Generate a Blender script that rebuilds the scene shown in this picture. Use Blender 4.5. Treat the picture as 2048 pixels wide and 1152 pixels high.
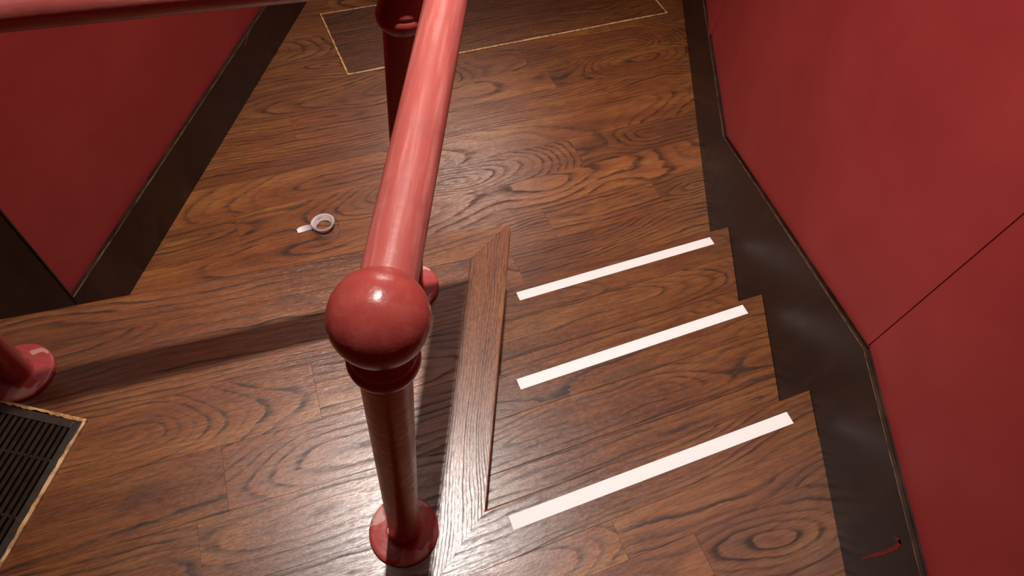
import bpy, bmesh, math, random
from mathutils import Vector, Matrix

random.seed(11)
S = bpy.context.scene
COL = S.collection
for o in list(bpy.data.objects):
    bpy.data.objects.remove(o)

# ------------------------------------------------------------------ camera
cd = bpy.data.cameras.new('camera')
cam = bpy.data.objects.new('camera', cd)
COL.objects.link(cam)
RIGHT = Vector((0.9919290, 0.0683786, 0.1067761))
DOWN = Vector((0.1157283, -0.8323179, -0.5420829))
FWD = Vector((0.0518048, 0.5500638, -0.8335137))
m = Matrix((RIGHT, -DOWN, -FWD)).transposed().to_4x4()
m.translation = (0, 0, 1.6)
cam.matrix_world = m
cd.sensor_fit = 'HORIZONTAL'
cd.sensor_width = 36.0
cd.lens = 1333.573 / 2048 * 36.0
cd.clip_start = 0.02
S.camera = cam

# ------------------------------------------------------------------ light, world, exposure
LAMP = (-0.19, 1.20, 3.72)
ld = bpy.data.lights.new('stair_lamp_light', 'SPOT')
ld.energy = 655
ld.color = (1.0, 0.94, 0.89)
ld.shadow_soft_size = 0.032
ld.spot_size = math.radians(65)
ld.spot_blend = 1.0
lo = bpy.data.objects.new('stair_lamp_light', ld)
COL.objects.link(lo)
lo.location = (LAMP[0], LAMP[1], LAMP[2] - 0.03)
lo.rotation_euler = (Vector((0.19, 1.42, 0.0)) - lo.location).to_track_quat('-Z', 'Y').to_euler()

FILL_PANEL = (-0.45, 1.6, 3.78)  # added fill that lifts the shadows, no known lamp of the stairwell
pd_ = bpy.data.lights.new('added_fill_light', 'AREA')
pd_.shape = 'RECTANGLE'
pd_.size, pd_.size_y = 1.1, 2.0
pd_.energy = 14
pd_.color = (1.0, 0.90, 0.82)
po = bpy.data.objects.new('added_fill_light', pd_)
COL.objects.link(po)
po.location = (FILL_PANEL[0], FILL_PANEL[1], FILL_PANEL[2] - 0.012)
FAR_LIGHT = (-0.25, 4.69, 2.55)  # added panel, out of view; floor haze suggests a bright source ahead
wd_ = bpy.data.lights.new('unseen_far_glow', 'AREA')
wd_.shape = 'RECTANGLE'
wd_.size, wd_.size_y = 1.0, 0.8
wd_.energy = 36
wd_.color = (1.0, 0.92, 0.84)
wo = bpy.data.objects.new('unseen_far_glow', wd_)
COL.objects.link(wo)
wo.location = (FAR_LIGHT[0], FAR_LIGHT[1] - 0.04, FAR_LIGHT[2])
wo.rotation_euler = (math.radians(-90), 0, 0)

w = bpy.data.worlds.new('world')
S.world = w
w.use_nodes = True
w.node_tree.nodes['Background'].inputs[0].default_value = (1.0, 0.86, 0.78, 1)
w.node_tree.nodes['Background'].inputs[1].default_value = 0.02
S.view_settings.view_transform = 'Standard'
S.view_settings.look = 'None'
S.view_settings.exposure = 0.0
S.view_settings.gamma = 1.0
S.view_settings.use_curve_mapping = False

# ------------------------------------------------------------------ material helpers
class NT:
    def __init__(self, name):
        self.m = bpy.data.materials.new(name)
        self.m.use_nodes = True
        self.t = self.m.node_tree
        self.b = self.t.nodes['Principled BSDF']
    def n(self, typ, **kw):
        x = self.t.nodes.new(typ)
        for k, v in kw.items():
            setattr(x, k, v)
        return x
    def put(self, sock, v):
        if hasattr(v, 'is_output') or isinstance(v, bpy.types.NodeSocket):
            self.t.links.new(v, sock)
        else:
            sock.default_value = v
    def math(self, op, a, b=None, c=None, clamp=False):
        x = self.n('ShaderNodeMath', operation=op, use_clamp=clamp)
        for i, v in enumerate((a, b, c)):
            if v is not None:
                self.put(x.inputs[i], v)
        return x.outputs[0]
    def comb(self, x, y, z=0.0):
        c = self.n('ShaderNodeCombineXYZ')
        for i, v in enumerate((x, y, z)):
            self.put(c.inputs[i], v)
        return c.outputs[0]
    def noise(self, vec, scale=1.0, detail=2.0, rough=0.5, dist=0.0):
        x = self.n('ShaderNodeTexNoise')
        self.put(x.inputs['Vector'], vec)
        x.inputs['Scale'].default_value = scale
        x.inputs['Detail'].default_value = detail
        x.inputs['Roughness'].default_value = rough
        x.inputs['Distortion'].default_value = dist
        return x.outputs['Fac']
    def ramp(self, fac, stops, interp='LINEAR'):
        x = self.n('ShaderNodeValToRGB')
        r = x.color_ramp
        r.interpolation = interp
        while len(r.elements) < len(stops):
            r.elements.new(0.5)
        for e, (p, c) in zip(r.elements, stops):
            e.position = p
            e.color = c if len(c) == 4 else (*c, 1)
        self.put(x.inputs[0], fac)
        return x.outputs[0]
    def step(self, v, lo, hi, a=0.0, b=1.0):
        x = self.n('ShaderNodeMapRange', interpolation_type='SMOOTHSTEP')
        self.put(x.inputs[0], v)
        x.inputs[1].default_value = lo
        x.inputs[2].default_value = hi
        x.inputs[3].default_value = a
        x.inputs[4].default_value = b
        return x.outputs[0]
    def mix(self, fac, a, b, mode='MIX'):
        x = self.n('ShaderNodeMix', data_type='RGBA', blend_type=mode)
        self.put(x.inputs[0], fac)
        self.put(x.inputs[6], a if not isinstance(a, tuple) else (*a[:3], 1))
        self.put(x.inputs[7], b if not isinstance(b, tuple) else (*b[:3], 1))
        return x.outputs[2]
    def attr(self, name):
        x = self.n('ShaderNodeAttribute', attribute_type='OBJECT', attribute_name=name)
        return x.outputs['Fac']
    def obj(self):
        return self.n('ShaderNodeTexCoord').outputs['Object']
    def xyz(self, v):
        s = self.n('ShaderNodeSeparateXYZ')
        self.put(s.inputs[0], v)
        return s.outputs
    def bump(self, h, strength, dist=0.001, prev=None):
        x = self.n('ShaderNodeBump')
        x.inputs['Strength'].default_value = strength
        x.inputs['Distance'].default_value = dist
        self.put(x.inputs['Height'], h)
        if prev is not None:
            self.put(x.inputs['Normal'], prev)
        return x.outputs[0]

def lin(r, g, b):
    f = lambda c: (c / 255 / 12.92) if c <= 10 else ((c / 255 + 0.055) / 1.055) ** 2.4
    return (f(r), f(g), f(b))

def oak_material():
    k = NT('dark_stained_oak')
    u, v, z = k.xyz(k.obj())
    seed = k.attr('seed')
    gt, gs, gv, gf, tone = (k.attr(a) for a in ('ring_depth', 'ring_slope', 'ring_centre', 'ring_count', 'tone'))
    M = k.math
    s10 = M('MULTIPLY', seed, 13.7)
    def N(su, sv, off, **kw):
        return k.noise(k.comb(M('MULTIPLY', u, su), M('MULTIPLY', v, sv), M('ADD', s10, off)), **kw)
    # growth rings cut at a shallow angle: cathedral figure
    n1 = M('SUBTRACT', N(1.5, 3.0, 0.0, detail=1.0), 0.5)
    n2 = M('SUBTRACT', N(3.0, 10.0, 5.0, detail=2.0), 0.5)
    n3 = M('SUBTRACT', N(14.0, 50.0, 9.0, detail=3.0, rough=0.6), 0.5)
    t = M('ADD', M('ADD', gt, M('MULTIPLY', gs, u)), M('MULTIPLY', n1, 0.30))
    vv = M('ADD', M('SUBTRACT', v, gv), M('MULTIPLY', n2, 0.045))
    r = M('SQRT', M('ADD', M('MULTIPLY', vv, vv), M('MULTIPLY', t, t)))
    rr = M('ADD', M('MULTIPLY', r, gf), M('MULTIPLY', n3, 0.55))
    fr = M('FRACT', rr)
    line = k.ramp(fr, [(0.0, (0.5,) * 3), (0.05, (1,) * 3), (0.17, (0.95,) * 3), (0.36, (0.30,) * 3), (0.62, (0.06,) * 3), (0.93, (0.0,) * 3), (1.0, (0.5,) * 3)])
    fine_ = N(20.0, 420.0, 71.0, detail=2.0, rough=0.6)
    brk = k.step(N(5.0, 40.0, 21.0, detail=3.0, rough=0.65), 0.32, 0.60, 0.30, 1.0)
    line = M('MULTIPLY', line, brk)
    line = M('MULTIPLY', line, k.step(fine_, 0.3, 0.6, 1.0, 0.8))
    wn = k.n('ShaderNodeTexWhiteNoise', noise_dimensions='2D')
    k.put(wn.inputs['Vector'], k.comb(M('FLOOR', rr), seed))
    line = M('MULTIPLY', line, k.step(wn.outputs['Value'], 0.0, 0.7, 0.35, 1.0))
    # pores: short dark dashes along the grain
    pores = k.step(N(28.0, 620.0, 33.0, detail=2.0, rough=0.6), 0.55, 0.75)
    fine = N(14.0, 230.0, 41.0, detail=3.0, rough=0.6)
    macro = N(1.6, 9.0, 55.0, detail=3.0, rough=0.6)
    blotch = k.noise(k.comb(u, v, s10), scale=7.0, detail=4.0, rough=0.6)
    base = k.ramp(macro, [(0.25, lin(94, 49, 22)), (0.5, lin(126, 72, 34)), (0.75, lin(152, 98, 48))])
    base = k.mix(k.step(fine, 0.35, 0.7, 0.0, 0.62), base, lin(80, 37, 19))
    base = k.mix(k.step(blotch, 0.5, 0.8, 0.0, 0.5), base, lin(96, 44, 22))
    base = k.mix(M('MULTIPLY', pores, 0.42), base, lin(50, 29, 21))
    col = k.mix(M('MULTIPLY', line, 0.97), base, lin(32, 18, 11))
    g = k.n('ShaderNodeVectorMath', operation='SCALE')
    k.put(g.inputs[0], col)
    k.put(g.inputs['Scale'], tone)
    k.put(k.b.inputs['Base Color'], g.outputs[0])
    scr = k.noise(k.comb(M('MULTIPLY', u, 60.0), M('MULTIPLY', v, 150.0), s10), scale=1.0, detail=3.0, rough=0.65)
    k.put(k.b.inputs['Roughness'], M('ADD', k.step(scr, 0.3, 0.7, 0.26, 0.36), M('MULTIPLY', line, 0.14)))
    h = M('SUBTRACT', M('MULTIPLY', scr, 0.9), M('ADD', M('MULTIPLY', line, 0.55), M('MULTIPLY', pores, 0.35)))
    k.put(k.b.inputs['Normal'], k.bump(h, 0.42, 0.0007))
    k.put(k.b.inputs['Specular IOR Level'], M('SUBTRACT', 0.8, M('MULTIPLY', line, 0.45)))
    return k.m

def red_paint(name, base, light, rough=0.24, wear=False, along=(30, 200, 200), bump=0.25):
    k = NT(name)
    P = k.obj()
    x, y, z = k.xyz(P)
    M = k.math
    st = k.noise(k.comb(M('MULTIPLY', x, along[0]), M('MULTIPLY', y, along[1]), M('MULTIPLY', z, along[2])), detail=4.0, rough=0.6)
    bl = k.noise(P, scale=14.0, detail=4.0, rough=0.6)
    c = k.mix(k.step(st, 0.42, 0.72, 0.0, 0.65), base, light)
    c = k.mix(k.step(bl, 0.45, 0.75, 0.0, 0.45), c, tuple(q * 0.72 for q in base))
    if wear:
        wn = k.noise(P, scale=13.0, detail=2.0, rough=0.5, dist=0.4)
        c = k.mix(k.step(wn, 0.58, 0.61, 0.0, 0.75), c, lin(196, 150, 140))
    k.put(k.b.inputs['Base Color'], c)
    k.put(k.b.inputs['Roughness'], k.step(bl, 0.3, 0.7, rough - 0.04, rough + 0.08))
    dn = k.noise(P, scale=55.0, detail=3.0, rough=0.5)
    b1 = k.bump(dn, bump, 0.002)
    k.put(k.b.inputs['Normal'], k.bump(st, bump * 0.5, 0.0006, b1))
    return k.m

def wall_paint():
    k = NT('red_wall_paint')
    P = k.n('ShaderNodeNewGeometry').outputs['Position']
    bl = k.noise(P, scale=2.3, detail=4.0, rough=0.55)
    st = k.noise(P, scale=9.0, detail=5.0, rough=0.6, dist=0.3)
    c = k.mix(k.step(bl, 0.35, 0.7), lin(156, 51, 51), lin(167, 59, 58))
    c = k.mix(k.step(st, 0.60, 0.85, 0.0, 0.5), c, lin(172, 66, 64))
    # chips and scuffs where the paint has worn off in specks
    vo = k.n('ShaderNodeTexVoronoi', feature='F1')
    k.put(vo.inputs['Vector'], P)
    vo.inputs['Scale'].default_value = 6.5
    gate = k.step(k.noise(P, scale=4.0, detail=1.0), 0.50, 0.55)
    chip = k.math('MULTIPLY', k.step(vo.outputs['Distance'], 0.012, 0.022, 1.0, 0.0), gate)
    c = k.mix(k.math('MULTIPLY', chip, 0.6), c, lin(196, 150, 140))
    k.put(k.b.inputs['Base Color'], c)
    k.b.inputs['Roughness'].default_value = 0.46
    k.b.inputs['Specular IOR Level'].default_value = 0.35
    big = k.noise(P, scale=5.0, detail=2.0)
    b1 = k.bump(big, 0.25, 0.006)
    k.put(k.b.inputs['Normal'], k.bump(k.noise(P, scale=240.0, detail=2.0), 0.12, 0.0005, b1))
    return k.m

def dark_board():
    k = NT('dark_varnished_board')
    P = k.n('ShaderNodeNewGeometry').outputs['Position']
    x, y, z = k.xyz(P)
    M = k.math
    st = k.noise(k.comb(M('MULTIPLY', x, 10.0), M('MULTIPLY', y, 10.0), M('MULTIPLY', z, 3.0)), scale=1.0, detail=4.0, rough=0.6, dist=0.5)
    c = k.ramp(st, [(0.3, lin(28, 14, 9)), (0.55, lin(44, 24, 16)), (0.8, lin(62, 39, 29))])
    vo = k.n('ShaderNodeTexVoronoi', feature='F1')
    k.put(vo.inputs['Vector'], k.comb(x, y, M('MULTIPLY', z, 0.45)))
    vo.inputs['Scale'].default_value = 16.0
    gate = k.step(k.noise(P, scale=5.0, detail=1.0), 0.56, 0.6)
    chip = M('MULTIPLY', k.step(vo.outputs['Distance'], 0.02, 0.04, 1.0, 0.0), gate)
    c = k.mix(M('MULTIPLY', chip, 0.7), c, lin(150, 122, 92))
    k.put(k.b.inputs['Base Color'], c)
    k.put(k.b.inputs['Roughness'], k.step(st, 0.3, 0.7, 0.32, 0.42))
    k.b.inputs['Specular IOR Level'].default_value = 0.36
    k.put(k.b.inputs['Normal'], k.bump(k.noise(P, scale=30.0, detail=3.0), 0.12, 0.002))
    return k.m

def simple(name, col, rough=0.5, var=0.25, scale=40.0, bump=0.1, metallic=0.0, col2=None):
    k = NT(name)
    P = k.obj()
    n = k.noise(P, scale=scale, detail=3.0, rough=0.6)
    c2 = col2 or tuple(q * (1 - var) for q in col)
    k.put(k.b.inputs['Base Color'], k.mix(k.step(n, 0.35, 0.7), col, c2))
    k.b.inputs['Roughness'].default_value = rough
    k.b.inputs['Metallic'].default_value = metallic
    k.put(k.b.inputs['Normal'], k.bump(n, bump, 0.001))
    return k.m

def film_material():
    k = NT('clear_backing_film')
    n = k.noise(k.obj(), scale=60.0, detail=2.0)
    k.put(k.b.inputs['Base Color'], k.mix(n, (0.62, 0.50, 0.46), (0.75, 0.66, 0.63)))
    k.b.inputs['Roughness'].default_value = 0.25
    k.b.inputs['Alpha'].default_value = 0.42
    k.put(k.b.inputs['Normal'], k.bump(n, 0.3, 0.002))
    return k.m

OAK = oak_material()
RED = red_paint('red_gloss_paint', lin(156, 63, 57), lin(170, 82, 74), 0.27, along=(45, 45, 6), bump=0.5)
RAILRED = red_paint('red_rail_paint', lin(163, 78, 72), lin(198, 122, 113), 0.33, along=(5, 90, 90))
FLANGERED = red_paint('red_worn_flange_paint', lin(158, 62, 59), lin(172, 78, 73), 0.24, wear=True)
WALL = wall_paint()
DARK = dark_board()
WORN = simple('worn_bare_wood_edge', lin(214, 172, 118), 0.5, 0.5, 45.0, 0.3, col2=lin(158, 108, 66))
EDGE = simple('worn_dark_edge', lin(112, 86, 64), 0.45, 0.6, 30.0, 0.3, col2=lin(46, 30, 22))
TAPE = simple('white_grip_tape', lin(238, 228, 226), 0.55, 0.04, 500.0, 0.4)
PAPER = simple('white_backing_paper', lin(238, 224, 224), 0.4, 0.08, 60.0, 0.1)
FILM = film_material()
GRILLE = simple('dark_grille_metal', lin(56, 42, 31), 0.45, 0.45, 50.0, 0.4)
DUCT_SHADE = simple('duct_shade_black', lin(9, 7, 6), 0.9, 0.3)
DUCT_SHADE.node_tree.nodes['Principled BSDF'].inputs['Specular IOR Level'].default_value = 0.1
CEIL = simple('ceiling_paint', lin(150, 60, 55), 0.8, 0.08, 3.0)
HATCHW = OAK
SMEAR = simple('red_paint_smear', lin(140, 34, 32), 0.5, 0.5, 70.0)
LAMPM = simple('white_lamp_metal', lin(225, 222, 215), 0.4, 0.05)
gl = bpy.data.materials.new('lamp_glow')
gl.use_nodes = True
gl.node_tree.nodes['Principled BSDF'].inputs['Emission Color'].default_value = (1, 0.93, 0.86, 1)
gl.node_tree.nodes['Principled BSDF'].inputs['Emission Strength'].default_value = 8

# ------------------------------------------------------------------ object helpers
def link(name, me, mat, parent=None, smooth=False):
    o = bpy.data.objects.new(name, me)
    COL.objects.link(o)
    if mat:
        me.materials.append(mat)
    if parent:
        o.parent = parent
    if smooth:
        for p in me.polygons:
            p.use_smooth = True
    return o

def tag(o, label=None, cat=None, group=None, kind=None):
    if label: o['label'] = label
    if cat: o['category'] = cat
    if group: o['group'] = group
    if kind: o['kind'] = kind
    return o

def empty(name, loc, rz=0.0, **kw):
    o = bpy.data.objects.new(name, None)
    o.empty_display_size = 0.05
    COL.objects.link(o)
    o.location = loc
    o.rotation_euler = (0, 0, rz)
    return tag(o, **kw)

def from_bm(name, bm, mat, parent=None, smooth=False):
    bmesh.ops.recalc_face_normals(bm, faces=bm.faces[:])
    me = bpy.data.meshes.new(name)
    bm.to_mesh(me)
    bm.free()
    return link(name, me, mat, parent, smooth)

def autosmooth(o, ang=40):
    me = o.data
    for p in me.polygons:
        p.use_smooth = True
    try:
        me.set_sharp_from_angle(angle=math.radians(ang))
    except Exception:
        pass
    return o

def box_bm(bm, lo_, hi_, bev=0.0):
    r = bmesh.ops.create_cube(bm, size=1.0)
    vs = r['verts']
    for v in vs:
        v.co = Vector([lo_[i] + (v.co[i] + 0.5) * (hi_[i] - lo_[i]) for i in range(3)])
    if bev:
        es = list({e for v in vs for e in v.link_edges})
        bmesh.ops.bevel(bm, geom=es, offset=bev, segments=2, affect='EDGES', profile=0.5)

def box(name, lo_, hi_, mat, parent=None, bev=0.0):
    bm = bmesh.new()
    box_bm(bm, lo_, hi_, bev)
    return from_bm(name, bm, mat, parent)

def lathe(name, prof, mat, parent=None, seg=48, ang=35):
    bm = bmesh.new()
    rings = []
    for r, z in prof:
        if r < 1e-6:
            rings.append([bm.verts.new((0, 0, z))])
        else:
            rings.append([bm.verts.new((r * math.cos(2 * math.pi * i / seg), r * math.sin(2 * math.pi * i / seg), z)) for i in range(seg)])
    for a, b in zip(rings, rings[1:]):
        for i in range(seg):
            j = (i + 1) % seg
            if len(a) == 1 and len(b) == 1:
                continue
            if len(a) == 1:
                bm.faces.new((a[0], b[i], b[j]))
            elif len(b) == 1:
                bm.faces.new((a[i], a[j], b[0]))
            else:
                bm.faces.new((a[i], a[j], b[j], b[i]))
    if len(rings[0]) > 1:
        bm.faces.new(list(reversed(rings[0])))
    if len(rings[-1]) > 1:
        bm.faces.new(rings[-1])
    return autosmooth(from_bm(name, bm, mat, parent), ang)

def prism_poly(pts, z0, z1, bev=0.0004, gap=0.00008):
    """Slab with the outline pts (ccw, 2d); top edge eased."""
    def inset(d):
        n = len(pts)
        out = []
        for i in range(n):
            p0, p1, p2 = Vector(pts[i - 1]), Vector(pts[i]), Vector(pts[(i + 1) % n])
            e1 = (p1 - p0).normalized(); e2 = (p2 - p1).normalized()
            n1 = Vector((-e1.y, e1.x)); n2 = Vector((-e2.y, e2.x))
            k = 1 + n1.dot(n2)
            out.append(p1 + (n1 + n2) * (d / max(k, 0.2)))
        return out
    bm = bmesh.new()
    o = inset(gap); t = inset(gap + bev)
    rb = [bm.verts.new((p.x, p.y, z0)) for p in o]
    rm = [bm.verts.new((p.x, p.y, z1 - bev)) for p in o]
    rt = [bm.verts.new((p.x, p.y, z1)) for p in t]
    n = len(pts)
    for a, b in ((rb, rm), (rm, rt)):
        for i in range(n):
            j = (i + 1) % n
            bm.faces.new((a[i], a[j], b[j], b[i]))
    bm.faces.new(rt)
    bm.faces.new(list(reversed(rb)))
    return bm

def clip(poly, a, b, c):
    """keep a*x+b*y<=c"""
    out = []
    n = len(poly)
    for i in range(n):
        p, q = poly[i], poly[(i + 1) % n]
        dp = a * p[0] + b * p[1] - c; dq = a * q[0] + b * q[1] - c
        if dp <= 0:
            out.append(p)
        if (dp < 0 < dq) or (dq < 0 < dp):
            t = dp / (dp - dq)
            out.append((p[0] + t * (q[0] - p[0]), p[1] + t * (q[1] - p[1])))
    r = []
    for p in out:
        if not r or math.hypot(p[0] - r[-1][0], p[1] - r[-1][1]) > 0.002:
            r.append(p)
    if len(r) > 2 and math.hypot(r[0][0] - r[-1][0], r[0][1] - r[-1][1]) < 0.002:
        r.pop()
    return r

SEED = [0]
def grain(o, depth=None, slope=None, centre=None, count=None, tone=None, seed=None):
    SEED[0] += 1
    style = random.random()
    if style < 0.62:      # flat sawn, cathedral figure
        d, s, c, f = random.uniform(-0.06, 0.06), random.choice((-1, 1)) * random.uniform(0.12, 0.26), random.uniform(-0.04, 0.04), random.uniform(42, 62)
    else:                 # rift sawn, nearly straight lines
        d, s, c, f = random.uniform(0.05, 0.1), random.uniform(-0.03, 0.03), random.choice((-1, 1)) * random.uniform(0.12, 0.22), random.uniform(60, 95)
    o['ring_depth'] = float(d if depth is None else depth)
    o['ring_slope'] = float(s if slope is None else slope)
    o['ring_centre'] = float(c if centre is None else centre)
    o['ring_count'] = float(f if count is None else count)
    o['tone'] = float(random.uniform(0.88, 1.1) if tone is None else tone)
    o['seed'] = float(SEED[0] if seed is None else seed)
    return o

def plank(name, pts_world, ang, ztop, thick, parent, **g):
    """floor board from a world outline; its local x runs along the grain"""
    cx = sum(p[0] for p in pts_world) / len(pts_world); cy = sum(p[1] for p in pts_world) / len(pts_world)
    ca, sa = math.cos(ang), math.sin(ang)
    loc = [((p[0] - cx) * ca + (p[1] - cy) * sa, -(p[0] - cx) * sa + (p[1] - cy) * ca) for p in pts_world]
    A = sum(loc[i - 1][0] * loc[i][1] - loc[i][0] * loc[i - 1][1] for i in range(len(loc)))
    if A < 0:
        loc.reverse()
    if abs(A) < 0.002:
        return None
    bm = prism_poly(loc, -thick, 0.0)
    o = from_bm(name, bm, OAK, parent)
    o.location = (cx, cy, ztop - random.uniform(0, 0.0002))
    o.rotation_euler = (0, 0, ang)
    return grain(o, **g)

def plank_rows(parent, ang_deg, bounds, region, ztop, butts, style=None, umin=-3, umax=5.5, thick=0.014):
    """rows of boards between successive v bounds, cut to a convex region [(a,b,c)...]"""
    ang = math.radians(ang_deg); ca, sa = math.cos(ang), math.sin(ang)
    style = style or {}
    for v1, v0 in zip(bounds, bounds[1:]):
        key = round(v0, 3)
        us = butts.get(key)
        if us is None:
            us = []
            x = umin + random.uniform(0, 1.2)
            while x < umax:
                us.append(x); x += random.uniform(1.0, 1.7)
        us = [umin] + sorted(us) + [umax]
        for i, (ua, ub) in enumerate(zip(us, us[1:])):
            q = [(ua, v0), (ub, v0), (ub, v1), (ua, v1)]
            poly = [(p[0] * ca - p[1] * sa, p[0] * sa + p[1] * ca) for p in q]
            for a, b, c in region:
                poly = clip(poly, a, b, c)
                if len(poly) < 3: break
            if len(poly) < 3: continue
            plank('plank', poly, ang, ztop, thick, parent, **style.get((key, i), {}))

def board(name, origin, ang, profile, u0, u1, mat, parent, ztop=0.0, corner=None, **g):
    """moulded board: profile [(v,z)...] swept along u from u0(v) to u1(v)"""
    bm = bmesh.new()
    rings = []
    for f in (0, 0.15, 0.3, 0.45, 0.6, 0.75, 0.88, 0.93, 0.95, 0.96, 0.97, 0.978, 0.985, 0.99, 0.994, 0.998, 1.0):
        rings.append([bm.verts.new((u0(v) + f * (u1(v) - u0(v)), v, z)) for v, z in profile])
    n = len(profile)
    for a, b in zip(rings, rings[1:]):
        for i in range(n):
            j = (i + 1) % n
            bm.faces.new((a[i], a[j], b[j], b[i]))
    bm.faces.new(rings[0]); bm.faces.new(list(reversed(rings[-1])))
    if corner:
        (cx, cy), r, (d1, d2) = corner   # local centre, radius, sector directions
        for v in bm.verts:
            p = Vector((v.co.x - cx, v.co.y - cy))
            if p.dot(d1) > 0 and p.dot(d2) > 0 and p.length > r:
                p = p.normalized() * r
                v.co.x, v.co.y = cx + p.x, cy + p.y
    o = from_bm(name, bm, mat, parent)
    autosmooth(o, 30)
    o.location = (origin[0], origin[1], ztop)
    o.rotation_euler = (0, 0, ang)
    grain(o, **g)
    vs = [p[0] for p in profile]
    vm = (min(vs) + max(vs)) / 2
    um = (u0(vm) + u1(vm)) / 2
    o['ring_centre'] = o['ring_centre'] + vm
    o['ring_depth'] = o['ring_depth'] - o['ring_slope'] * um
    return o

def nose_profile(v0, v1, t=0.027, front='hi', r=0.006, eb=0.0008):
    """section of a nosing board between v0 and v1 with its rounded edge at v1"""
    pts = [(v0, -t), (v0, -eb), (v0 + eb, 0.0)] + [(v1 - q, 0.0) for q in (0.04, 0.034, 0.030, 0.026, 0.022, 0.019, 0.016, 0.013, 0.010, 0.008) if q > r + 0.0005]
    for i in range(7):
        a = math.pi / 2 * (1 - i / 6)
        pts.append((v1 - r + r * math.cos(a), -r + r * math.sin(a)))
    for i in range(1, 4):
        a = -math.pi / 2 * i / 3
        pts.append((v1 - r + r * math.cos(a), -t + r + r * math.sin(a)))
    return pts

# ------------------------------------------------------------------ dimensions
H = 0.17340
ZL = -3 * H
XS = 0.944            # face of the skirting on the right wall
XW = 0.960            # face of the right wall
A1 = math.radians(25.4)   # stair nosings
AF = math.radians(22.05)  # far edge of the upper floor
TX0, TX1 = -0.0285, 0.0816   # mitred border along the stair opening
def xleft(y):
    return -1.2500 - 0.1132 * (1.02 - y)
LW = (-1.0 / math.hypot(1, 0.1132), 0.1132 / math.hypot(1, 0.1132))  # left wall outward normal
def vline(p, ang):
    return -p[0] * math.sin(ang) + p[1] * math.cos(ang)
def uline(p, ang):
    return p[0] * math.cos(ang) + p[1] * math.sin(ang)
ca1, sa1 = math.cos(A1), math.sin(A1)
caf, saf = math.cos(AF), math.sin(AF)
leftwall_c = LW[0] * (-1.25) + LW[1] * 1.02
REG_LEFT = (LW[0], LW[1], leftwall_c + 0.004)

# ------------------------------------------------------------------ setting: walls
wr = tag(box('wall_right', (XW + 0.012, -1.3, ZL - 0.1), (XW + 0.10, 4.7, 3.8), WALL), 'red painted wall to the right of the stairs', 'wall', kind='structure')
def wall_panel(y0, y1, z0, z1, lift=None):
    bm = bmesh.new()
    ny, nz = 14, 30
    gy = lambda i: y0 + 0.0008 + (y1 - y0 - 0.0016) * i / ny
    gz = lambda j: z0 + (z1 - z0) * (j / nz) ** 1.6
    grid = [[bm.verts.new((XW - (lift(gy(i), gz(j)) if lift else 0.0), gy(i), gz(j))) for j in range(nz + 1)] for i in range(ny + 1)]
    for i in range(ny):
        for j in range(nz):
            bm.faces.new((grid[i][j], grid[i][j + 1], grid[i + 1][j + 1], grid[i + 1][j]))
    for e in (0, ny):
        back = [bm.verts.new((XW + 0.011, gy(e), gz(j))) for j in range(nz + 1)]
        for j in range(nz):
            bm.faces.new((grid[e][j], back[j], back[j + 1], grid[e][j + 1]))
    o = from_bm('wall_panel', bm, WALL, wr)
    autosmooth(o, 30)
    return o
SY1, SY2 = 0.8336, 2.792
wall_panel(-1.3, SY1, 0.0, 3.8)
wall_panel(SY1, SY2, ZL, 3.8, lambda y, z: 0.0018 * max(0, 1 - abs(y - SY1) / 0.10))
wall_panel(SY2, 4.7, ZL, 3.8, lambda y, z: 0.002 + 0.012 * max(0, 1 - (y - SY2) / 0.18) * max(0, 1 - max(0, z + 0.30) / 0.16))

bm = bmesh.new()
ya, yb = -1.3, 4.7
q = [(xleft(ya), ya), (xleft(yb), yb), (xleft(yb) - 0.1, yb), (xleft(ya) - 0.1, ya)]
prism = prism_poly(list(reversed(q)) if False else q[::-1], ZL - 0.1, 3.8, 0.0005, 0.0)
bm.free()
tag(from_bm('wall_left', prism, WALL), 'red painted wall beyond the upper floor edge on the left', 'wall', kind='structure')
tag(box('wall_back', (-1.75, -1.42, ZL - 0.1), (1.06, -1.302, 3.8), WALL), 'red wall behind the camera', 'wall', kind='structure')
tag(box('wall_front', (-1.1, 4.702, ZL - 0.1), (1.06, 4.82, 3.8), WALL), 'red wall at the far end of the lower floor', 'wall', kind='structure')
tag(box('ceiling', (-1.75, -1.42, 3.8), (1.06, 4.82, 3.88), CEIL), 'painted ceiling high above the stairs', 'ceiling', kind='structure')

# ------------------------------------------------------------------ skirting on the right wall
br = empty('baseboard_right', (XS, 0.8, 0), label='dark varnished skirting that steps down the right wall beside the stairs', cat='baseboard', kind='structure')
YB0, YB1, YT0, YT1 = -1.3, 4.7, 0.823, 2.110
ZT0, ZT1 = 0.2665, -0.278
def skirt_poly(name, pts, x0, x1, mat, bev=0.0012):
    """pts in (y,z), extruded in x between x0 and x1 (x0 faces the room)"""
    bm = bmesh.new()
    f = [bm.verts.new((x0 - XS, y - 0.8, z)) for y, z in pts]
    b = [bm.verts.new((x1 - XS, y - 0.8, z)) for y, z in pts]
    n = len(pts)
    bm.faces.new(f); bm.faces.new(list(reversed(b)))
    for i in range(n):
        j = (i + 1) % n
        bm.faces.new((f[i], b[i], b[j], f[j]))
    bmesh.ops.recalc_face_normals(bm, faces=bm.faces[:])
    if bev:
        es = [e for e in bm.edges if all(abs(v.co.x - (x0 - XS)) < 1e-6 for v in e.verts)]
        bmesh.ops.bevel(bm, geom=es, offset=bev, segments=1, affect='EDGES')
    return from_bm(name, bm, mat, br)
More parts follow.
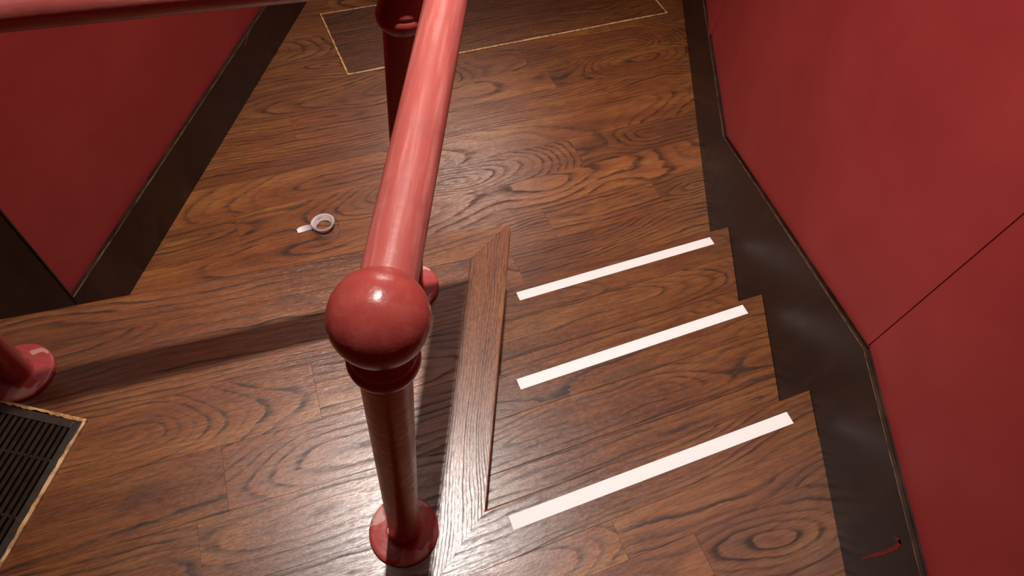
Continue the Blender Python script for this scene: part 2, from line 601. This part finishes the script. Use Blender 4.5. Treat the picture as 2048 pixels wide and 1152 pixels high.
skirt_poly('skirting_board', [(YB0, -0.05), (YB0, ZT0), (YT0, ZT0), (YT1, ZT1), (YB1, ZT1), (YB1, ZL), (1.0, ZL), (YT0, -0.30), (YT0 - 0.3, -0.05)], XS, XS + 0.010, DARK)
# backing layer behind the face boards, showing as a thin second ledge
skirt_poly('backing_board', [(YB0, 0.1), (YT0, 0.1), (YT0, ZT0 + 0.003), (YB0, ZT0 + 0.003)], XS + 0.0105, XW - 0.0005, DARK)
skirt_poly('backing_board', [(YT0 + 0.001, -0.2), (YT0 + 0.001, ZT0 + 0.006), (YT1, ZT1 + 0.006), (YT1, ZL)], XS + 0.0115, XW - 0.002, DARK)
skirt_poly('backing_board', [(YT1 + 0.001, ZL), (YT1 + 0.001, ZT1 + 0.003), (YB1, ZT1 + 0.003), (YB1, ZL)], XS + 0.0105, XW - 0.0005, DARK)
# bare wood showing along the worn upper edges
def edge_strip(p, q, t=0.0016, x=XS - 0.0009):
    d = Vector((0, q[0] - p[0], q[1] - p[1])).normalized()
    nz = Vector((0, -d.z, d.y))
    bm = bmesh.new()
    N = 26
    rr = []
    for i in range(N + 1):
        f = i / N
        c = Vector((x - XS, p[0] + f * (q[0] - p[0]) - 0.8, p[1] + f * (q[1] - p[1])))
        tt = t * random.uniform(0.5, 1.25)
        rr.append([bm.verts.new(c + Vector((0.0, 0, 0)) - nz * tt), bm.verts.new(c + nz * 0.0005), bm.verts.new(c + nz * 0.0005 + Vector((tt * 1.2, 0, 0))), bm.verts.new(c - nz * tt + Vector((tt, 0, 0)))])
    for a, b in zip(rr, rr[1:]):
        for i in range(4):
            j = (i + 1) % 4
            bm.faces.new((a[i], a[j], b[j], b[i]))
    return from_bm('worn_edge', bm, EDGE, br)
edge_strip((YB0, ZT0), (YT0, ZT0))
edge_strip((YT0, ZT0), (YT1, ZT1))
edge_strip((YT1, ZT1), (YB1, ZT1))
# dried smear of red wall paint on the skirting
bm = bmesh.new()
path = [((0.3782, 0.0757), 0.004), ((0.3757, 0.1319), 0.007), ((0.3736, 0.1791), 0.009), ((0.3758, 0.2131), 0.011), ((0.3822, 0.2302), 0.012), ((0.3979, 0.2120), 0.003)]
ring = []
for (y, z), wd in path:
    ring.append([bm.verts.new((-0.0006, y - 0.8 - wd / 2, z)), bm.verts.new((-0.0006, y - 0.8 + wd / 2, z)), bm.verts.new((0.0, y - 0.8 + wd / 2, z)), bm.verts.new((0.0, y - 0.8 - wd / 2, z))])
for a, b in zip(ring, ring[1:]):
    for i in range(4):
        bm.faces.new((a[i], a[(i + 1) % 4], b[(i + 1) % 4], b[i]))
tag(from_bm('paint_smear', bm, SMEAR, br), label='dried red paint smear')

# ------------------------------------------------------------------ skirting and door casing on the left wall
aw = math.atan2(1.0, 0.1132)
bl = empty('baseboard_left', (xleft(1.02), 1.02, ZL), aw, label='dark varnished skirting along the red wall on the left of the lower floor', cat='baseboard', kind='structure')
# local: x along the wall away from the camera, -y into the room
ZB = 0.243
box('skirting_board', (0.0, -0.017, 0.0), (3.66, -0.001, ZB), DARK, bl, 0.0012)
bm = bmesh.new()
N = 40
rr = []
for i in range(N + 1):
    x = 3.66 * i / N
    tt = 0.0016 * random.uniform(0.3, 1.6)
    rr.append([bm.verts.new((x, -0.0176, ZB - tt)), bm.verts.new((x, -0.0176, ZB + 0.0006)), bm.verts.new((x, -0.0176 + tt * 1.5, ZB + 0.0006)), bm.verts.new((x, -0.0170, ZB - tt))])
for a, b in zip(rr, rr[1:]):
    for i in range(4):
        bm.faces.new((a[i], a[(i + 1) % 4], b[(i + 1) % 4], b[i]))
from_bm('worn_edge', bm, EDGE, bl)
def smear_left(pts):
    bm = bmesh.new()
    ring = []
    for (x, z), wd in pts:
        ring.append([bm.verts.new((x - wd / 2, -0.0177, z)), bm.verts.new((x + wd / 2, -0.0177, z)), bm.verts.new((x + wd / 2, -0.017, z)), bm.verts.new((x - wd / 2, -0.017, z))])
    for a, b in zip(ring, ring[1:]):
        for i in range(4):
            bm.faces.new((a[i], a[(i + 1) % 4], b[(i + 1) % 4], b[i]))
    tag(from_bm('paint_smear', bm, SMEAR, bl), label='thin red paint drip')
smear_left([((1.36, ZB), 0.012), ((1.33, ZB - 0.015), 0.016), ((1.30, ZB - 0.028), 0.006)])
smear_left([((1.52, ZB), 0.006), ((1.525, ZB - 0.012), 0.008), ((1.53, ZB - 0.025), 0.003)])
dc = empty('trim_1', (xleft(1.02), 1.02, ZL), aw, label='dark upright door casing at the near end of the left red wall', cat='door casing', kind='structure')
box('casing_board', (-0.46, -0.021, 0.0), (-0.006, -0.001, 2.7), DARK, dc, 0.002)
box('casing_bead', (-0.005, -0.014, ZB + 0.004), (0.003, -0.001, 2.7), DARK, dc, 0.003)
box('casing_bead', (-0.012, -0.0245, 0.0), (-0.0055, -0.0212, 2.7), DARK, dc, 0.0014)

# ------------------------------------------------------------------ upper floor
fl = empty('floor', (0, 0, 0), label='upper oak plank floor with a mitred border around the stair opening', cat='floor', kind='structure')
# inner line of far border board: parallel to the far edge
V_FAR = vline((TX1, 1.3), AF)
V_INN = V_FAR - 0.107
R_A = [(-saf, caf, V_INN), (1, 0, TX0), REG_LEFT, (0, -1, 1.3)]
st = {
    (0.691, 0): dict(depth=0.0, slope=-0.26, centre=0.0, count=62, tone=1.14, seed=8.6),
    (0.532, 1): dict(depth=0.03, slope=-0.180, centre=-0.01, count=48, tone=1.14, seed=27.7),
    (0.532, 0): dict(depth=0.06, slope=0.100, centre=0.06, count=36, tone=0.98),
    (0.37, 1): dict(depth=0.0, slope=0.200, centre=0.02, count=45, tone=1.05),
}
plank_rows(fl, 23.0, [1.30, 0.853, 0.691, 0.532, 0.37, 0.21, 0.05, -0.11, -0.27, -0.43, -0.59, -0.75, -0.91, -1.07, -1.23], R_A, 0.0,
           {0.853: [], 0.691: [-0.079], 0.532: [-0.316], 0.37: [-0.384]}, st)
R_B = [(-1, 0, -TX0), (1, 0, XS + 0.006), (0, -1, 1.3), (-sa1, ca1, 0.226)]
plank_rows(fl, 25.4, [0.226, 0.13, -0.035, -0.195, -0.355, -0.515, -0.675, -0.835, -0.995, -1.155, -1.315, -1.475, -1.635], R_B, 0.0,
           {0.13: [0.529], -0.035: [0.7055]},
           {(0.13, 1): dict(depth=0.1, slope=0.000, centre=-0.2, count=66, tone=0.98), (-0.035, 1): dict(depth=0.0, slope=0.240, centre=0.0, count=51, tone=0.86)})
# landing nosing board (grip tape lies on it)
V_N = 0.3503
def mitre_lo(v):   # local u where the landing nosing meets the border, v in stair axes
    f = (v - 0.226) / (V_N - 0.226)
    x = TX0 + f * (TX1 - TX0)
    return (x + v * sa1) / ca1
def right_end(v):
    return (XS - 0.0012 + v * sa1) / ca1
board('border_board', (0, 0), A1, nose_profile(0.226, V_N), mitre_lo, right_end, OAK, fl, depth=0.12, slope=0.04, centre=0.2, count=70, tone=0.82)
# border board along the stair opening; local axis: u = +y, v = -x  -> rotate 90 deg
def trim_u0(v):
    x = -v
    f = (x - TX0) / (TX1 - TX0)
    vs = 0.226 + f * (V_N - 0.226)
    return (vs + x * sa1) / ca1 + 0.0006
def trim_u1(v):
    x = -v
    f = (x - TX0) / (TX1 - TX0)
    vv = V_INN + f * (V_FAR - V_INN)
    return (vv + x * saf) / caf - 0.0006
prof = [(-v, z) for v, z in nose_profile(TX0, TX1, 0.024, 'hi', 0.004)][::-1]
rc = 0.030
# rounded outer corner: circle touching both outer edges
ccx = TX1 - rc
ccy = (V_FAR - rc + ccx * saf) / caf
board('border_board', (0, 0), math.pi / 2, prof, trim_u0, trim_u1, OAK, fl, corner=((ccy, -ccx), rc, (Vector((1, 0)), Vector((saf, -caf)) * 0 + Vector((0, -1)))), depth=0.25, slope=0.02, centre=0.5, count=130, tone=0.98)
def far_u0(v):
    # left end at the left wall line
    a, b, c = REG_LEFT
    return (c - v * (-a * saf + b * caf)) / (a * caf + b * saf)
def far_u1(v):
    f = (v - V_INN) / (V_FAR - V_INN)
    x = TX0 + f * (TX1 - TX0)
    return (x + v * saf) / caf - 0.0006
cl = (uline((ccx, ccy), AF), vline((ccx, ccy), AF))
board('border_board', (0, 0), AF, nose_profile(V_INN, V_FAR), far_u0, far_u1, OAK, fl,
      corner=(cl, rc, (Vector((caf, -saf)), Vector((0, 1)))), depth=0.2, slope=0.040, centre=0.3, count=54, tone=1.0)
# solid floor body below the boards
bm = prism_poly([(xleft(-1.3), -1.3), (XS + 0.006, -1.3), (XS + 0.006, 0.79), (TX1 - 0.022, 0.372), (TX1 - 0.022, 1.262), (xleft(0.7), 0.737)], ZL - 0.02, -0.0275, 0.0005, 0.0)
bm.free()
bm = bmesh.new()
def slab(bm, pts, z0, z1):
    a = [bm.verts.new((x, y, z0)) for x, y in pts]; b = [bm.verts.new((x, y, z1)) for x, y in pts]
    n = len(pts)
    for i in range(n):
        j = (i + 1) % n
        bm.faces.new((a[i], a[j], b[j], b[i]))
    bm.faces.new(b); bm.faces.new(a[::-1])
slab(bm, [(xleft(-1.3), -1.3), (TX1 - 0.024, -1.3), (TX1 - 0.024, 1.262), (xleft(0.7), 0.735)], -0.2, -0.028)
slab(bm, [(TX1 - 0.024, -1.3), (XS + 0.008, -1.3), (XS + 0.008, 0.788), (TX1 - 0.024, 0.37)], -0.155, -0.028)
from_bm('floor_body', bm, DARK, fl)
tr = empty('trim_2', (TX1 - 0.03, 0.6, ZL), label='dark fascia under the edge of the upper floor', cat='fascia', kind='structure')
bm = bmesh.new()
slab(bm, [(0.0, -0.2), (0.004, -0.2), (0.004, 0.66), (0.0, 0.66)], 0.0, -ZL - 0.029)
from_bm('fascia_board', bm, DARK, tr)
bm = bmesh.new()
p0 = (xleft(0.7) + 0.004 - (TX1 - 0.03), 0.742 - 0.6); p1 = (0.002, 0.665)
slab(bm, [p0, p1, (p1[0], p1[1] + 0.006), (p0[0], p0[1] + 0.006)], 0.0, -ZL - 0.029)
from_bm('fascia_board', bm, DARK, tr)

# ------------------------------------------------------------------ stairs
stairs = empty('staircase', (0.5, 0.9, ZL), label='short flight of dark oak steps going down between the border and the right skirting', cat='stairs')
VN = [V_N, 0.737, 1.120]
def stair_left(v):
    return (TX1 - 0.024 + v * sa1) / ca1
def to_stairs(o):
    o.parent = stairs
    o.location = (o.location.x - 0.5, o.location.y - 0.9, o.location.z - ZL)
    return o
G = {(1, 0): dict(depth=0.03, slope=0.060, centre=-0.05, count=42, tone=0.78), (1, 1): dict(depth=0.004, slope=0.024, centre=0.0, count=57, tone=0.86, seed=61.2), (1, 2): dict(depth=0.0, slope=0.040, centre=0.02, count=48, tone=0.88, seed=44.9),
     (2, 0): dict(depth=0.02, slope=0.160, centre=-0.02, count=51, tone=0.78), (2, 1): dict(depth=0.06, slope=0.080, centre=0.03, count=57, tone=0.88), (2, 2): dict(depth=0.01, slope=0.180, centre=0.0, count=48, tone=0.9)}
for i in (1, 2):
    z = -i * H
    back = VN[i - 1] - 0.024
    front = VN[i]
    tread = empty('tread', (0.5, 0.9, z))
    tread.parent = stairs
    tread.location = (0, 0, z - ZL)
    def into(o):
        o.parent = tread
        o.location = (o.location.x - 0.5, o.location.y - 0.9, o.location.z - z)
    nb = front - 0.128
    into(board('nosing', (0, 0), A1, nose_profile(nb, front), stair_left, right_end, OAK, None, ztop=z, **G[(i, 0)]))
    mid = (nb + back) / 2
    for j, (va, vb) in enumerate(((mid, nb), (back, mid))):
        pr = [(va + 0.0003, -0.027), (va + 0.0003, -0.0008), (va + 0.001, 0), (vb - 0.001, 0), (vb - 0.0003, -0.0008), (vb - 0.0003, -0.027)]
        into(board('tread_board', (0, 0), A1, pr, stair_left, right_end, OAK, None, ztop=z, **G[(i, j + 1)]))
for i in range(3):
    zt = -i * H - 0.0275
    zb = -(i + 1) * H - (0.0 if i < 2 else 0.0) + 0.0003
    vr = VN[i] - 0.0235
    pr = [(vr - 0.012, zb), (vr - 0.012, zt), (vr, zt), (vr, zb)]
    to_stairs(board('riser', (0, 0), A1, pr, stair_left, right_end, OAK, None, depth=0.08, slope=0.040, centre=0.2, count=60, tone=0.8))

# ------------------------------------------------------------------ lower floor
fl2 = empty('floor', (0, 0, ZL), label='lower oak plank floor beyond the steps', cat='floor', kind='structure')
R_L = [(1, 0, XS + 0.006), REG_LEFT, (0, 1, 4.7), (0, -1, -0.72)]
# boards are laid at world z, children of an empty at ZL
def lower(parent):
    holder = empty('floor_tmp', (0, 0, 0))
    W = 0.165
    top = 2.345
    bounds = [top + W * k for k in range(16, -11, -1)]
    B = lambda k: round(top - W * k, 3)
    stl = {  # raised tones on the middle boards also paint in the glare there
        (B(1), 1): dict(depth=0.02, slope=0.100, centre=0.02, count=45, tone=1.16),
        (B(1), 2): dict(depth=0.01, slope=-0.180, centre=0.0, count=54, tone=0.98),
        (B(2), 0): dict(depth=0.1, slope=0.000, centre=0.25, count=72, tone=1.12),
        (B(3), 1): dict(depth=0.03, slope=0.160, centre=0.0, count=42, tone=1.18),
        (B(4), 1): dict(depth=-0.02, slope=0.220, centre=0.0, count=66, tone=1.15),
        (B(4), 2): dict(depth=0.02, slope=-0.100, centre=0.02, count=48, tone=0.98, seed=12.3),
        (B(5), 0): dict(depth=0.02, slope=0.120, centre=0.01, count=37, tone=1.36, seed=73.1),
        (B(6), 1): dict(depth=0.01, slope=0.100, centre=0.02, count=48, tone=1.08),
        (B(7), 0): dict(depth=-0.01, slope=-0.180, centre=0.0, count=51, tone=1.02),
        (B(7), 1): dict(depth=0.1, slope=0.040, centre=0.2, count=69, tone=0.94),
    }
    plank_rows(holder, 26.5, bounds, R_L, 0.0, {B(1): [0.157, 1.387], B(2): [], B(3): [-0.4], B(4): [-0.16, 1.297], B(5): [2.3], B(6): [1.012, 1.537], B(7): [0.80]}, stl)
    for c in list(holder.children):
        c.parent = parent
    bpy.data.objects.remove(holder)
lower(fl2)
bm = bmesh.new()
slab(bm, [(xleft(0.6), 0.6), (XS + 0.012, 0.6), (XS + 0.012, 4.7), (xleft(4.7), 4.7)], -0.06, -0.0145)
from_bm('floor_body', bm, DARK, fl2)

# ------------------------------------------------------------------ hatch in the lower floor
HA = math.radians(27.9)
hx, hy = -0.7084, 2.4604
hatch = empty('floor_hatch', (hx, hy, ZL), HA, label='dark wooden floor hatch with pale worn edges at the far end of the lower floor', cat='hatch')
HL, HW = 1.766, 0.47
rows = 3
for i in range(rows):
    v0, v1 = 0.006 + i * (HW - 0.012) / rows, 0.006 + (i + 1) * (HW - 0.012) / rows
    bm = prism_poly([(0.006, v0), (HL - 0.006, v0), (HL - 0.006, v1), (0.006, v1)], 0.0008, 0.006, 0.0008, 0.0003)
    o = from_bm('plank', bm, OAK, hatch)
    grain(o, depth=0.12, slope=0.040, centre=(0.4, -0.3, 0.5)[i], count=48, tone=(0.62, 0.58, 0.52)[i])
def lip(p, q, wd):
    d = (Vector(q) - Vector(p)).normalized(); n = Vector((-d.y, d.x))
    bm = bmesh.new(); rr = []
    N = 24
    for k in range(N + 1):
        c = Vector(p) + (Vector(q) - Vector(p)) * (k / N)
        ww = wd * random.uniform(0.65, 1.15)
        a = c; b = c + n * ww
        rr.append([bm.verts.new((a.x, a.y, 0.0008)), bm.verts.new((a.x, a.y, 0.0062)), bm.verts.new((b.x, b.y, 0.0068)), bm.verts.new((b.x, b.y, 0.0008))])
    for a, b in zip(rr, rr[1:]):
        for i in range(4):
            bm.faces.new((a[i], a[(i + 1) % 4], b[(i + 1) % 4], b[i]))
    bm.faces.new(rr[0][::-1]); bm.faces.new(rr[-1])
    return tag(from_bm('worn_edge', bm, WORN, hatch), label='pale worn edge strip')
lip((0, 0), (HL, 0), 0.0085)
lip((0, HW), (0, 0), 0.0085)
lip((HL, 0), (HL, HW), 0.0085)
lip((HL, HW), (0, HW), 0.0085)

# ------------------------------------------------------------------ newel posts and handrails
ZR, RR = 0.955, 0.034
COLLAR = [(0.033, 0.846), (0.0355, 0.851), (0.0405, 0.856), (0.0438, 0.863), (0.0452, 0.871), (0.0442, 0.8785), (0.0415, 0.8825), (0.0402, 0.8838), (0.0412, 0.8862), (0.0405, 0.8905), (0.0375, 0.897), (0.0345, 0.905), (0.0335, 0.914)]
def newel(x, y, label, ball=True):
    r = empty('newel_post', (x, y, 0), label=label, cat='post', group='red newel posts on the upper floor')
    lathe('flange', [(0.0, 0.0005), (0.0770, 0.0005), (0.0785, 0.002), (0.0785, 0.007), (0.0775, 0.0095), (0.0750, 0.0115), (0.070, 0.0125), (0.045, 0.0135), (0.0385, 0.0145), (0.036, 0.017), (0.0, 0.017)], FLANGERED, r, 64)
    lathe('shaft', [(0.0, 0.0172), (0.0355, 0.0172), (0.0342, 0.022), (0.034, 0.03), (0.034, 0.2), (0.034, 0.5), (0.034, 0.8), (0.0338, 0.8458), (0.0, 0.8458)], RED, r, 48)
    if ball:
        lathe('collar', [(0.0, 0.846)] + COLLAR + [(0.0, 0.914)], RED, r, 56, 50)
        R = 0.0567
        cz = 0.9655
        lathe('ball', [(0.0, cz - R)] + [(R * math.sin(math.pi * k / 28), cz - R * math.cos(math.pi * k / 28)) for k in range(1, 28)] + [(0.0, cz + R)], RED, r, 56, 60)
    else:
        lathe('collar', [(0.0, 0.846)] + COLLAR + [(0.030, 0.9195), (0.0, 0.9195)], RED, r, 56, 50)
    return r
P1 = (-0.1015, 0.3600); P2 = (-0.186, 1.0200); P3 = (-1.083, 0.6406)
newel(*P1, 'red newel post with a ball top standing in the foreground beside the landing')
newel(*P2, 'red newel post under the handrail corner at the far edge of the upper floor', ball=False)
newel(*P3, 'red newel post at the left edge of the picture next to the floor vent')
CORNER = Vector((-0.1015, 1.0557, ZR))
handrail = empty('handrail', tuple(CORNER), label='round red handrail turning the corner over the three newel posts', cat='handrail')
def rail(a, b, label, cut=None, end_cut=None):
    a, b = Vector(a), Vector(b)
    d = (b - a).normalized()
    L = (b - a).length
    bm = bmesh.new()
    seg, N = 40, 10
    rings = []
    for k in range(N + 1):
        x = L * k / N
        ring = []
        for i in range(seg):
            t = 2 * math.pi * i / seg
            yy, zz = RR * math.cos(t), RR * math.sin(t)
            dx = 0.0
            if cut is not None and k == N:
                dx = -cut * yy
            if end_cut is not None and k == 0:
                dx = -end_cut * yy
            ring.append(bm.verts.new((x + dx, yy, zz)))
        rings.append(ring)
    for p, q2 in zip(rings, rings[1:]):
        for i in range(seg):
            bm.faces.new((p[i], p[(i + 1) % seg], q2[(i + 1) % seg], q2[i]))
    bm.faces.new(rings[0][::-1]); bm.faces.new(rings[-1])
    tube = autosmooth(from_bm('rail', bm, RAILRED, handrail), 40)
    tube.location = a - CORNER
    tube.rotation_euler = (0, 0, math.atan2(d.y, d.x))
    return tag(tube, label)
d3 = (Vector((P3[0], P3[1], ZR)) - CORNER); d3n = d3.normalized()
d1n = Vector((0, 1, 0))
turn = math.atan2(d1n.x * d3n.y - d1n.y * d3n.x, d1n.dot(d3n))
tm = math.tan(turn / 2)
rail((P1[0], P1[1] + 0.0448, ZR), (CORNER.x, CORNER.y - 0.0003, ZR), 'scuffed pinkish rail running to the ball of the front post', cut=tm)
rail(CORNER + d3n * 0.0003, CORNER + d3n * (d3.length - 0.0448), 'rail crossing to the left post', end_cut=-tm)

# ------------------------------------------------------------------ white grip strips
TW, TL = 0.03456, 0.8083
def strip(x, y, deg, z, label):
    bm = prism_poly([(-TL / 2, -TW / 2), (TL / 2, -TW / 2), (TL / 2, TW / 2), (-TL / 2, TW / 2)], 0.0001, 0.0009, 0.0003, 0.0)
    o = from_bm('grip_strip', bm, TAPE)
    o.location = (x, y, z)
    o.rotation_euler = (0, 0, math.radians(deg))
    tag(o, label, 'grip tape', 'white grip strips on the stair edges')
strip(0.5076, 1.4296, 26.03, -2 * H, 'white grip strip on the lowest step, farthest of the three')
strip(0.5153, 1.0158, 26.17, -H, 'white grip strip on the middle step, between the other two')
strip(0.5076, 0.5731, 25.29, 0.0, 'white grip strip on the landing edge, nearest of the three')

# ------------------------------------------------------------------ curled tape leftover on the lower floor
roll = empty('tape_roll', (-0.612, 1.577, ZL), label='small loose curl of white tape backing lying on the lower floor', cat='tape')
def ribbon(name, pts, h0, h1, mat, thick=0.0009, flare=0.0):
    """upright ribbon along 2d pts; height offset per point"""
    bm = bmesh.new()
    rr = []
    n = len(pts)
    for i, (x, y, zb, ht) in enumerate(pts):
        a = Vector(pts[max(i - 1, 0)][:2]); b = Vector(pts[min(i + 1, n - 1)][:2])
        d = (b - a).normalized(); nn = Vector((-d.y, d.x)) * thick / 2
        q = Vector((x, y)).normalized() * flare; fx, fy = q.x, q.y
        rr.append([bm.verts.new((x + nn.x, y + nn.y, zb)), bm.verts.new((x - nn.x, y - nn.y, zb)), bm.verts.new((x - nn.x + fx, y - nn.y + fy, zb + ht)), bm.verts.new((x + nn.x + fx, y + nn.y + fy, zb + ht))])
    for a, b in zip(rr, rr[1:]):
        for i in range(4):
            bm.faces.new((a[i], a[(i + 1) % 4], b[(i + 1) % 4], b[i]))
    bm.faces.new(rr[0][::-1]); bm.faces.new(rr[-1])
    return autosmooth(from_bm(name, bm, mat, roll), 40)
pts = []
for k in range(110):
    f = k / 109
    t = 2.6 + f * 2.15 * 2 * math.pi
    r = 0.0270 + 0.0085 * f
    cx = -0.010 + 0.004 * math.sin(t)
    pts.append((cx + r * math.cos(t), 0.004 + r * 1.02 * math.sin(t), 0.001 + 0.004 * (1 - f) + 0.0016 * math.sin(t * 1.0 + 1), 0.026))
ribbon('paper_coil', pts, 0, 0, PAPER, 0.0012, 0.009)
pts = []
for k in range(60):
    f = k / 59
    t = 2.9 + f * 1.12 * 2 * math.pi
    r = 0.0535 - 0.003 * f
    pts.append((0.006 + r * math.cos(t), -0.004 + r * 0.94 * math.sin(t), 0.0008, 0.0215))
tag(ribbon('film_loop', pts, 0, 0, FILM, 0.0006), label='clear film loop')
# free tail curling flat towards the left
bm = bmesh.new()
rr = []
for k in range(14):
    f = k / 13
    c = Vector((-0.048 - 0.050 * f, -0.012 - 0.030 * f, 0))
    d = Vector((-0.86, -0.51, 0)); side = Vector((0.51, -0.86, 0))
    tw = math.radians(80 * (1 - f) ** 1.3 + 6)
    hv = Vector((0, 0, math.sin(tw))) + side * (-math.cos(tw))
    base = c + Vector((0, 0, 0.0012 + 0.006 * max(0, f - 0.75)))
    wd = 0.0215 * (1.0 if f < 0.9 else 0.85)
    nrm = d.cross(hv).normalized() * 0.0005
    rr.append([bm.verts.new(base + nrm), bm.verts.new(base - nrm), bm.verts.new(base + hv * wd - nrm), bm.verts.new(base + hv * wd + nrm)])
for a, b in zip(rr, rr[1:]):
    for i in range(4):
        bm.faces.new((a[i], a[(i + 1) % 4], b[(i + 1) % 4], b[i]))
bm.faces.new(rr[0][::-1]); bm.faces.new(rr[-1])
autosmooth(from_bm('paper_tail', bm, PAPER, roll), 40)

# ------------------------------------------------------------------ floor vent at the lower left
GA = math.radians(-96.9)     # long axis runs towards the camera
vent = empty('floor_vent', (-0.8804, 0.5411, 0), GA, label='dark slatted floor vent with a chipped pale rim at the lower left corner', cat='vent')
# local: x along the long side (towards camera), y to the right of it = towards +x world; vent occupies y<0
VL, VW = 0.62, 0.30
def vbox(name, lo_, hi_, mat, bev=0.0006):
    return box(name, lo_, hi_, mat, vent, bev)
vbox('shade_pan', (0.004, -VW + 0.004, 0.0006), (VL - 0.004, -0.004, 0.0016), DUCT_SHADE, 0)  # flat black sheet painted for the shade between slats, no opening below
def rim(p, q, wd, mat, hgt):
    d = (Vector(q) - Vector(p)).normalized(); n = Vector((d.y, -d.x))
    bm = bmesh.new(); rr = []
    N = 36
    for k in range(N + 1):
        c = Vector(p) + (Vector(q) - Vector(p)) * (k / N)
        ww = wd * random.uniform(0.6, 1.15)
        b = c + n * ww
        rr.append([bm.verts.new((c.x, c.y, 0.0005)), bm.verts.new((c.x, c.y, hgt * random.uniform(0.8, 1.0))), bm.verts.new((b.x, b.y, hgt)), bm.verts.new((b.x, b.y, 0.0005))])
    for a, b in zip(rr, rr[1:]):
        for i in range(4):
            bm.faces.new((a[i], a[(i + 1) % 4], b[(i + 1) % 4], b[i]))
    bm.faces.new(rr[0][::-1]); bm.faces.new(rr[-1])
    return tag(from_bm('worn_rim', bm, WORN, vent), label='chipped pale rim')
rim((0, 0), (VL, 0), 0.0085, WORN, 0.0095)
rim((0, -VW), (0, 0), 0.0085, WORN, 0.0095)
fw = 0.026
vbox('frame_rail', (0.0087, -fw, 0.0018), (VL, -0.0087, 0.0070), GRILLE)
vbox('frame_rail', (0.0087, -VW, 0.0018), (fw + 0.002, -fw - 0.0005, 0.0070), GRILLE)
ns = 17
pitch = 0.0150
for i in range(ns):
    y = -fw - 0.010 - i * pitch
    bm = bmesh.new()
    # tilted blade
    x0, x1 = fw + 0.003, VL
    sec = [(y + 0.0048, 0.0062), (y + 0.0032, 0.0082), (y - 0.0040, 0.0064), (y - 0.0028, 0.0034)]
    a = [bm.verts.new((x0, p[0], p[1])) for p in sec]; b = [bm.verts.new((x1, p[0], p[1])) for p in sec]
    for k in range(4):
        bm.faces.new((a[k], a[(k + 1) % 4], b[(k + 1) % 4], b[k]))
    bm.faces.new(a[::-1]); bm.faces.new(b)
    from_bm('slat', bm, GRILLE, vent)
for x in (0.105, 0.235, 0.365, 0.495):
    vbox('cross_bar', (x, -VW, 0.0017), (x + 0.006, -fw - 0.001, 0.0029), GRILLE, 0)
    bm = bmesh.new()
    for i in range(ns):
        y = -fw - 0.0188 - i * pitch
        box_bm(bm, (x, y, 0.003), (x + 0.005, y + 0.0032, 0.0062))
    from_bm('slat_spacers', bm, GRILLE, vent)

# ------------------------------------------------------------------ added ceiling panel (out of frame, soft fill for the shadows)
panel = empty('added_fill_panel', FILL_PANEL, label='added flat panel for soft fill light, unseen on the ceiling above the stairwell', cat='lamp')
box('fill_panel_frame', (-0.60, -1.05, 0.0), (0.60, 1.05, 0.018), LAMPM, panel, 0.002)
box('diffuser', (-0.55, -1.0, -0.006), (0.55, 1.0, -0.0004), LAMPM, panel, 0.0)

wl = empty('unseen_far_light', FAR_LIGHT, label='unseen square light panel high on the far end wall, added for the light from ahead', cat='lamp')
box('light_frame', (-0.55, -0.012, -0.45), (0.55, 0.010, 0.45), LAMPM, wl, 0.002)
box('diffuser', (-0.50, -0.022, -0.40), (0.50, -0.0125, 0.40), LAMPM, wl, 0.0)

# ------------------------------------------------------------------ ceiling lamp (out of frame, lights the stairwell)
lamp = empty('ceiling_lamp', (LAMP[0], LAMP[1], LAMP[2] + 0.05), label='round white ceiling lamp high above the stairs', cat='lamp')
lathe('lamp_base', [(0.0, 0.0), (0.075, 0.0), (0.075, -0.022), (0.06, -0.03), (0.0, -0.03)][::-1], LAMPM, lamp, 40)
lathe('lamp_shade', [(0.060, -0.031), (0.075, -0.033), (0.078, -0.06), (0.070, -0.06), (0.062, -0.035)], LAMPM, lamp, 40)
lathe('bulb', [(0.0, -0.056), (0.02, -0.054), (0.035, -0.046), (0.04, -0.034), (0.0, -0.0325)], gl, lamp, 32)
